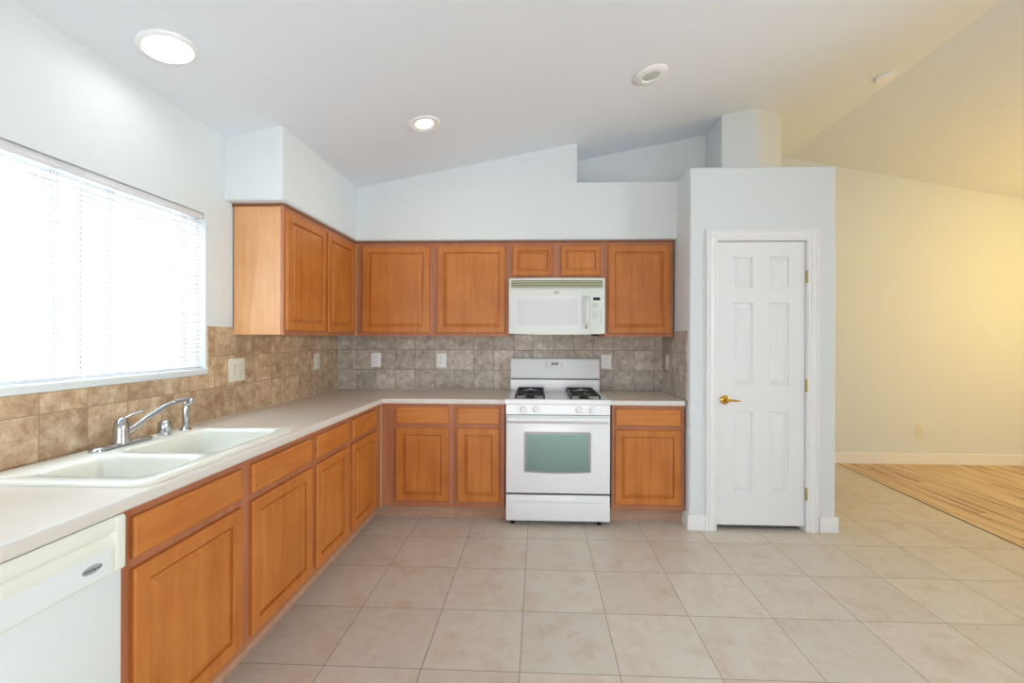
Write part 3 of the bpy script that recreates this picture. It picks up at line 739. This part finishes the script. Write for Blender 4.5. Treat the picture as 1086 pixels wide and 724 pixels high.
# control panel + knobs
bm = B(); prism(bm, [(YFr + .03, .812), (YFr + .002, .812), (YFr + .006, .884), (YFr + .03, .884)], RX0, RX1, 'x'); obj('control_panel', bm, 'appl', rg)
for x in (-.103, -.007, .303, .398):
    bm = B(); lathe(bm, (x, YFr + .004, .848), [(.026, 0), (.026, .003), (.021, .006), (.020, .016), (.017, .019), (0, .020)], 32, (0, -1, 0)); box(bm, x - .004, x + .004, YFr - .024, YFr - .014, .830, .866, .0015, 1)
    obj('knob', bm, 'appl', rg, smooth=True)
# oven door
bm = B(); box(bm, RX0 + .001, RX1 - .001, YFr - .006, YFr + .028, .240, .806, .006, 3)
od = obj('oven_door', bm, 'appl', rg, smooth=True)
bm = B()
N = 16
def curved_rect(x0, x1, z0, z1, y, sag, r=.012):
    pts = [(x0 + (x1 - x0) * k / N, z0 - sag * (1 - (2 * k / N - 1) ** 2)) for k in range(N + 1)]
    return pts + [(x1, z1 - r), (x1 - r * .3, z1 - r * .3), (x1 - r, z1), (x0 + r, z1), (x0 + r * .3, z1 - r * .3), (x0, z1 - r)]
prism(bm, curved_rect(-.096, .388, .396, .687, 0, .008), YFr - .0105, YFr - .004, 'y'); obj('window_bezel', bm, 'oven_bezel', od)
bm = B(); prism(bm, curved_rect(-.078, .370, .408, .670, 0, .008), YFr - .0118, YFr - .009, 'y'); obj('oven_window', bm, 'oven_glass', od)
bm = B(); prism(bm, [(YFr - .006, .748), (YFr - .040, .762), (YFr - .050, .772), (YFr - .052, .786), (YFr - .047, .796), (YFr - .036, .798), (YFr - .032, .786), (YFr - .006, .778)], RX0 + .012, RX1 - .012, 'x', bev=.006, seg=3, pred=lambda a, b: abs(a.x - b.x) < 1e-5 and a.y < YFr - .02)
obj('handle', bm, 'appl', od, smooth=True)
bm = B(); box(bm, RX0 + .004, RX1 - .004, YFr + .012, YFr + .03, .224, .240); obj('door_gap', bm, 'dark', rg)
bm = B(); box(bm, RX0 + .001, RX1 - .001, YFr - .004, YFr + .029, .038, .226, .005, 3)
prism(bm, [(YFr - .004, .188), (YFr - .010, .184), (YFr - .009, .176), (YFr - .004, .172)], RX0 + .06, RX1 - .06, 'x')
obj('storage_drawer', bm, 'appl', rg, smooth=True)

# ------------------------------------------------------------------ microwave
MX0, MX1, MZ0, MZ1 = -.226, .5255, 1.398, 1.8405
MY = 3.535
mw = thing('microwave', 'off-white over-the-range microwave hanging below the small two-door cabinet', 'microwave', ((MX0 + MX1) / 2, 3.72, MZ0))
bm = B(); box(bm, MX0, MX1, MY, YW - .001, MZ0 + .006, MZ1 - .002, .004, 2); obj('body', bm, 'mw', mw)
def bow(x, sag=.020): t = (x - MX0) / (MX1 - MX0) * 2 - 1; return MY - .004 - sag * (1 - t * t)
def bowed(bm, x0, x1, zf0, zf1, off0, off1, n=20):
    """a bowed slab following the convex front between offsets off0 (back) and off1 (front)"""
    A = []
    for k in range(n + 1):
        x = x0 + (x1 - x0) * k / n; z0 = zf0(x) if callable(zf0) else zf0; z1 = zf1(x) if callable(zf1) else zf1; y = bow(x)
        A.append([bm.verts.new((x, y - off1, z0)), bm.verts.new((x, y - off1, z1)), bm.verts.new((x, y - off0, z1)), bm.verts.new((x, y - off0, z0))])
    for a, b in zip(A, A[1:]):
        for k in range(4): bm.faces.new((a[k], a[(k + 1) % 4], b[(k + 1) % 4], b[k]))
    bm.faces.new(A[0]); bm.faces.new(A[-1][::-1])
zb = lambda x: MZ0 + .006 - .008 * (1 - ((x - MX0) / (MX1 - MX0) * 2 - 1) ** 2)
bm = B(); bowed(bm, MX0, .4035, zb, 1.752, -.02, .010); md = obj('door', bm, 'mw', mw, smooth=True)
bm = B(); bowed(bm, .405, MX1, zb, 1.752, -.02, .010); mc = obj('control_panel', bm, 'mw', mw, smooth=True)
zsag = lambda z, s: (lambda x: z - s * (1 - ((x - .09) / .3) ** 2))
bm = B(); bowed(bm, -.198, .362, zsag(1.440, .008), zsag(1.703, .002), .009, .0125); obj('door_frame', bm, 'mw_glass', md, smooth=True)
bm = B(); bowed(bm, -.155, .318, zsag(1.474, .004), 1.672, .012, .0140); obj('door_window', bm, mat('microwave_screen', srgb(222, 222, 223), .2, coat=.7), md, smooth=True)
bm = B(); xh = .382; hp = [(xh, bow(xh) - .010, 1.452), (xh, bow(xh) - .034, 1.462), (xh, bow(xh) - .038, 1.50), (xh, bow(xh) - .039, 1.58), (xh, bow(xh) - .038, 1.65), (xh, bow(xh) - .034, 1.684), (xh, bow(xh) - .010, 1.694)]
tube(bm, hp, .0115, 14); obj('handle', bm, 'mw', md, smooth=True)
bm = B(); lathe(bm, (0, 0, 0), [(.022, 0), (.022, .001), (.018, .0025), (0, .0025)], 36, (0, -1, 0))
for v in bm.verts: v.co.z *= .42; v.co += Vector((.148, bow(.148) - .0095, 1.724))
obj('brand_badge', bm, 'logo_silver', md, smooth=True)
# grille
bm = B(); bowed(bm, MX0 + .001, MX1 - .001, 1.822, 1.8385, -.02, .006); bowed(bm, MX0 + .001, MX1 - .001, 1.756, 1.764, -.02, .006)
bowed(bm, MX0 + .001, MX0 + .012, 1.764, 1.822, -.02, .006, 2); bowed(bm, MX1 - .014, MX1 - .001, 1.764, 1.822, -.02, .006, 2)
gr = obj('vent_frame', bm, 'mw', mw, smooth=True)
bm = B(); bowed(bm, MX0 + .012, MX1 - .013, 1.764, 1.822, -.02, -.006); obj('vent_recess', bm, 'dark', gr)
bm = B()
for z in (1.767, 1.7855, 1.804): bowed(bm, MX0 + .010, MX1 - .012, z, z + .0135, -.02, .004)
obj('vent_louvres', bm, 'mw_grille', gr, smooth=True)
bm = B(); box(bm, .433, .486, bow(.46) - .013, bow(.46) - .004, 1.664, 1.688); obj('display', bm, 'display', mc)
bm = B()
def mdot(x, z, w=.007, h=.005): box(bm, x - w / 2, x + w / 2, bow(x) - .0108, bow(x) - .006, z - h / 2, z + h / 2)
for z in (1.640, 1.627, 1.614):
    for x in (.430, .447, .464): mdot(x, z, .010, .004)
obj('button_group', bm, 'legend', mc); bm = B()
for z in (1.575, 1.560, 1.545, 1.530):
    for x in (.428, .444, .460): mdot(x, z)
mdot(.444, 1.515)
obj('number_keys', bm, 'legend', mc); bm = B()
for z in (1.575, 1.560, 1.545, 1.530, 1.515, 1.50, 1.485): mdot(.494, z, .012, .005)
obj('button_group', bm, 'legend', mc)
bm = B(); box(bm, .44, .49, 3.62, 3.68, MZ0 - .012, MZ0 + .007); obj('bottom_lamp', bm, 'dark', mw)

# ------------------------------------------------------------------ outlets and switches (local: x right, z up, front faces -y)
def plate(root, w, h, m):
    bm = B(); box(bm, -w / 2, w / 2, -.006, 0, -h / 2, h / 2, .003, 2); obj('cover_plate', bm, m, root, smooth=True, local=True)
def outlet(label, loc, rz, m='plate_w', group=None, w=.078, h=.125):
    r = thing('wall_outlet', label, 'outlet', loc, (0, 0, rz), group); plate(r, w, h, m)
    for dz in (-.0195, .0195):
        bm = B(); lathe(bm, (0, -.0055, dz), [(.0165, 0), (.0165, .002), (0, .002)], 24, (0, -1, 0)); s = obj('receptacle', bm, m, r, local=True)
        bm = B()
        for dx in (-.0065, .0065): box(bm, dx - .0013, dx + .0013, -.0082, -.007, dz + .000, dz + .009)
        lathe(bm, (0, -.007, dz - .007), [(.0025, 0), (.0025, .0012), (0, .0012)], 10, (0, -1, 0))
        obj('slots', bm, 'slot', s, local=True)
    return r
YS = YB - .009
p0 = outlet('white duplex outlet on the back tiles nearest the left corner', (-1.434, YS, 1.171), 0, group='white outlets on the back tiles', w=.09)
dup(p0, (-.848, YS, 1.170), 'white duplex outlet on the back tiles midway between corner and range')
dup(p0, (.597, YS, 1.166), 'white duplex outlet on the back tiles just right of the range backguard')
def switch(label, loc, rz, gangs, m='plate_c', w=.075, h=.128):
    r = thing('light_switch', label, 'switch', loc, (0, 0, rz)); plate(r, w, h, m)
    for g in range(gangs):
        x = (g - (gangs - 1) / 2) * .046
        bm = B(); box(bm, x - .0165, x + .0165, -.0105, -.004, -.033, .033, .003, 2); obj('rocker', bm, 'rocker', r, local=True)
    return r
switch('ivory double rocker switch on the brown tiles beside the window', (XL + .009, 2.580, 1.175), -PI / 2 * -1, 2, w=.142, h=.135)
outlet('ivory outlet on the left tiled wall below the wall cabinet', (XL + .009, 3.541, 1.176), PI / 2, 'plate_c', w=.085, h=.128)
switch('ivory single switch on the tiled pantry side wall above the short counter', (XP - .009, 3.775, 1.173), -PI / 2, 1, w=.09)
outlet('cream outlet low on the far living room wall', (4.199, YF, .362), 0, 'plate_c', w=.088, h=.13)

# ------------------------------------------------------------------ ceiling fixtures (root tilted with the slope; local -z faces the room)
def cloc(x, y): return (x, y, cz(x))
tilt = (0, -math.atan(SL), 0)
l1 = thing('ceiling_light', 'large bright white disc light on the ceiling above the window', 'ceiling light', cloc(-1.527, 1.787), tilt)
bm = B(); lathe(bm, (0, 0, .001), [(.085, 0), (.105, 0), (.105, .006), (.098, .012), (.087, .014), (.085, .009), (.085, 0)][1:-1], 48, (0, 0, -1)); obj('trim_ring', bm, 'plate_w', l1, smooth=True, local=True)
def lamp_disc(root, watts, size, col):
    l = bpy.data.lights.new('lamp_light', 'AREA'); l.shape = 'DISK'; l.size = size; l.energy = watts; l.color = col; l.spread = math.radians(175)
    o = bpy.data.objects.new('lamp_light', l); C.objects.link(o); o.location = Vector(root.location) + Vector((0, 0, -.03)); o.rotation_euler = root.rotation_euler
lamp_disc(l1, 1.0, .16, (.95, .97, 1))
bm = B(); lathe(bm, (0, 0, 0), [(.084, .010), (.084, .0142), (.06, .0165), (0, .018)], 48, (0, 0, -1)); obj('lens', bm, 'lens_cool', l1, smooth=True, local=True)
l2 = thing('ceiling_light', 'lit recessed downlight glowing warm near the middle of the ceiling', 'ceiling light', cloc(-.716, 2.793), tilt)
def ringlathe(bm, prof, seg=48):
    prof = prof + [prof[0]]
    rings = [[bm.verts.new((r * math.cos(2 * PI * k / seg), r * math.sin(2 * PI * k / seg), -h)) for k in range(seg)] for r, h in prof[:-1]]
    rings.append(rings[0])
    for a, b in zip(rings, rings[1:]):
        for k in range(seg): bm.faces.new((a[k], a[(k + 1) % seg], b[(k + 1) % seg], b[k]))
bm = B(); ringlathe(bm, [(.098, -.001), (.098, .004), (.092, .009), (.078, .010), (.060, .004), (.054, .001), (.054, -.001)]); obj('trim_ring', bm, 'plate_w', l2, smooth=True, local=True)
lamp_disc(l2, 1.5, .1, (1, .93, .68))
bm = B(); lathe(bm, (0, 0, 0), [(.0545, -.0005), (.054, .0025), (.03, .006), (0, .007)], 40, (0, 0, -1)); obj('bulb', bm, 'lens_warm', l2, smooth=True, local=True)
l3 = thing('ceiling_light', 'unlit recessed eyeball downlight with a grey lens, right of the lit one', 'ceiling light', cloc(.688, 2.772), tilt)
bm = B(); ringlathe(bm, [(.103, -.001), (.103, .004), (.096, .010), (.074, .014), (.056, .015), (.052, .008), (.052, -.001)]); obj('trim_ring', bm, 'plate_w', l3, smooth=True, local=True)
bm = B(); lathe(bm, (0, 0, 0), [(.0515, 0), (.051, .008), (.045, .0105), (0, .011)], 40, (0, 0, -1)); obj('lens', bm, 'lens_off', l3, smooth=True, local=True)
sd = thing('smoke_detector', 'small round white smoke detector on the warm-lit ceiling near the ridge', 'smoke detector', cloc(2.60, 3.47), tilt)
bm = B(); lathe(bm, (0, 0, -.001), [(.062, 0), (.062, .008), (.060, .010)] + [(0, .010)], 40, (0, 0, -1)); obj('base', bm, 'plate_w', sd, smooth=True, local=True)
bm = B(); lathe(bm, (0, 0, 0), [(.052, .008), (.052, .014), (0, .014)], 40, (0, 0, -1)); obj('sensor_gap', bm, 'slot', sd, smooth=True, local=True)
bm = B(); lathe(bm, (0, 0, 0), [(.060, .013), (.060, .028), (.052, .036), (0, .038)], 40, (0, 0, -1)); obj('cover', bm, 'plate_w', sd, smooth=True, local=True)

# ------------------------------------------------------------------ living room pendant lamps (warm light from the right)
def pendant(x, y, watts, col, label):
    z = 1.95; r = thing('pendant_lamp', label, 'lamp', (x, y, cz(x)))
    bm = B(); lathe(bm, (0, 0, .012), [(.06, 0), (.06, .02), (.05, .045), (0, .05)], 24, (0, 0, -1)); obj('canopy', bm, 'brass', r, local=True)
    bm = B(); tube(bm, [(0, 0, -.02), (0, 0, z + .14 - cz(x))], .006, 8); obj('rod', bm, 'brass', r, local=True)
    bm = B(); bmesh.ops.create_uvsphere(bm, u_segments=32, v_segments=16, radius=.15); bmesh.ops.translate(bm, verts=bm.verts, vec=(0, 0, z - cz(x)))
    obj('globe', bm, 'globe', r, smooth=True, local=True)
    l = bpy.data.lights.new('pendant_light', 'POINT'); l.energy = watts; l.color = col; l.shadow_soft_size = .17
    o = bpy.data.objects.new('pendant_light', l); C.objects.link(o); o.location = (x, y, z)
    return r
pendant(5.25, 3.3, 285, (1, .64, .14), 'warm glowing globe pendant in the living room close to the far wall')
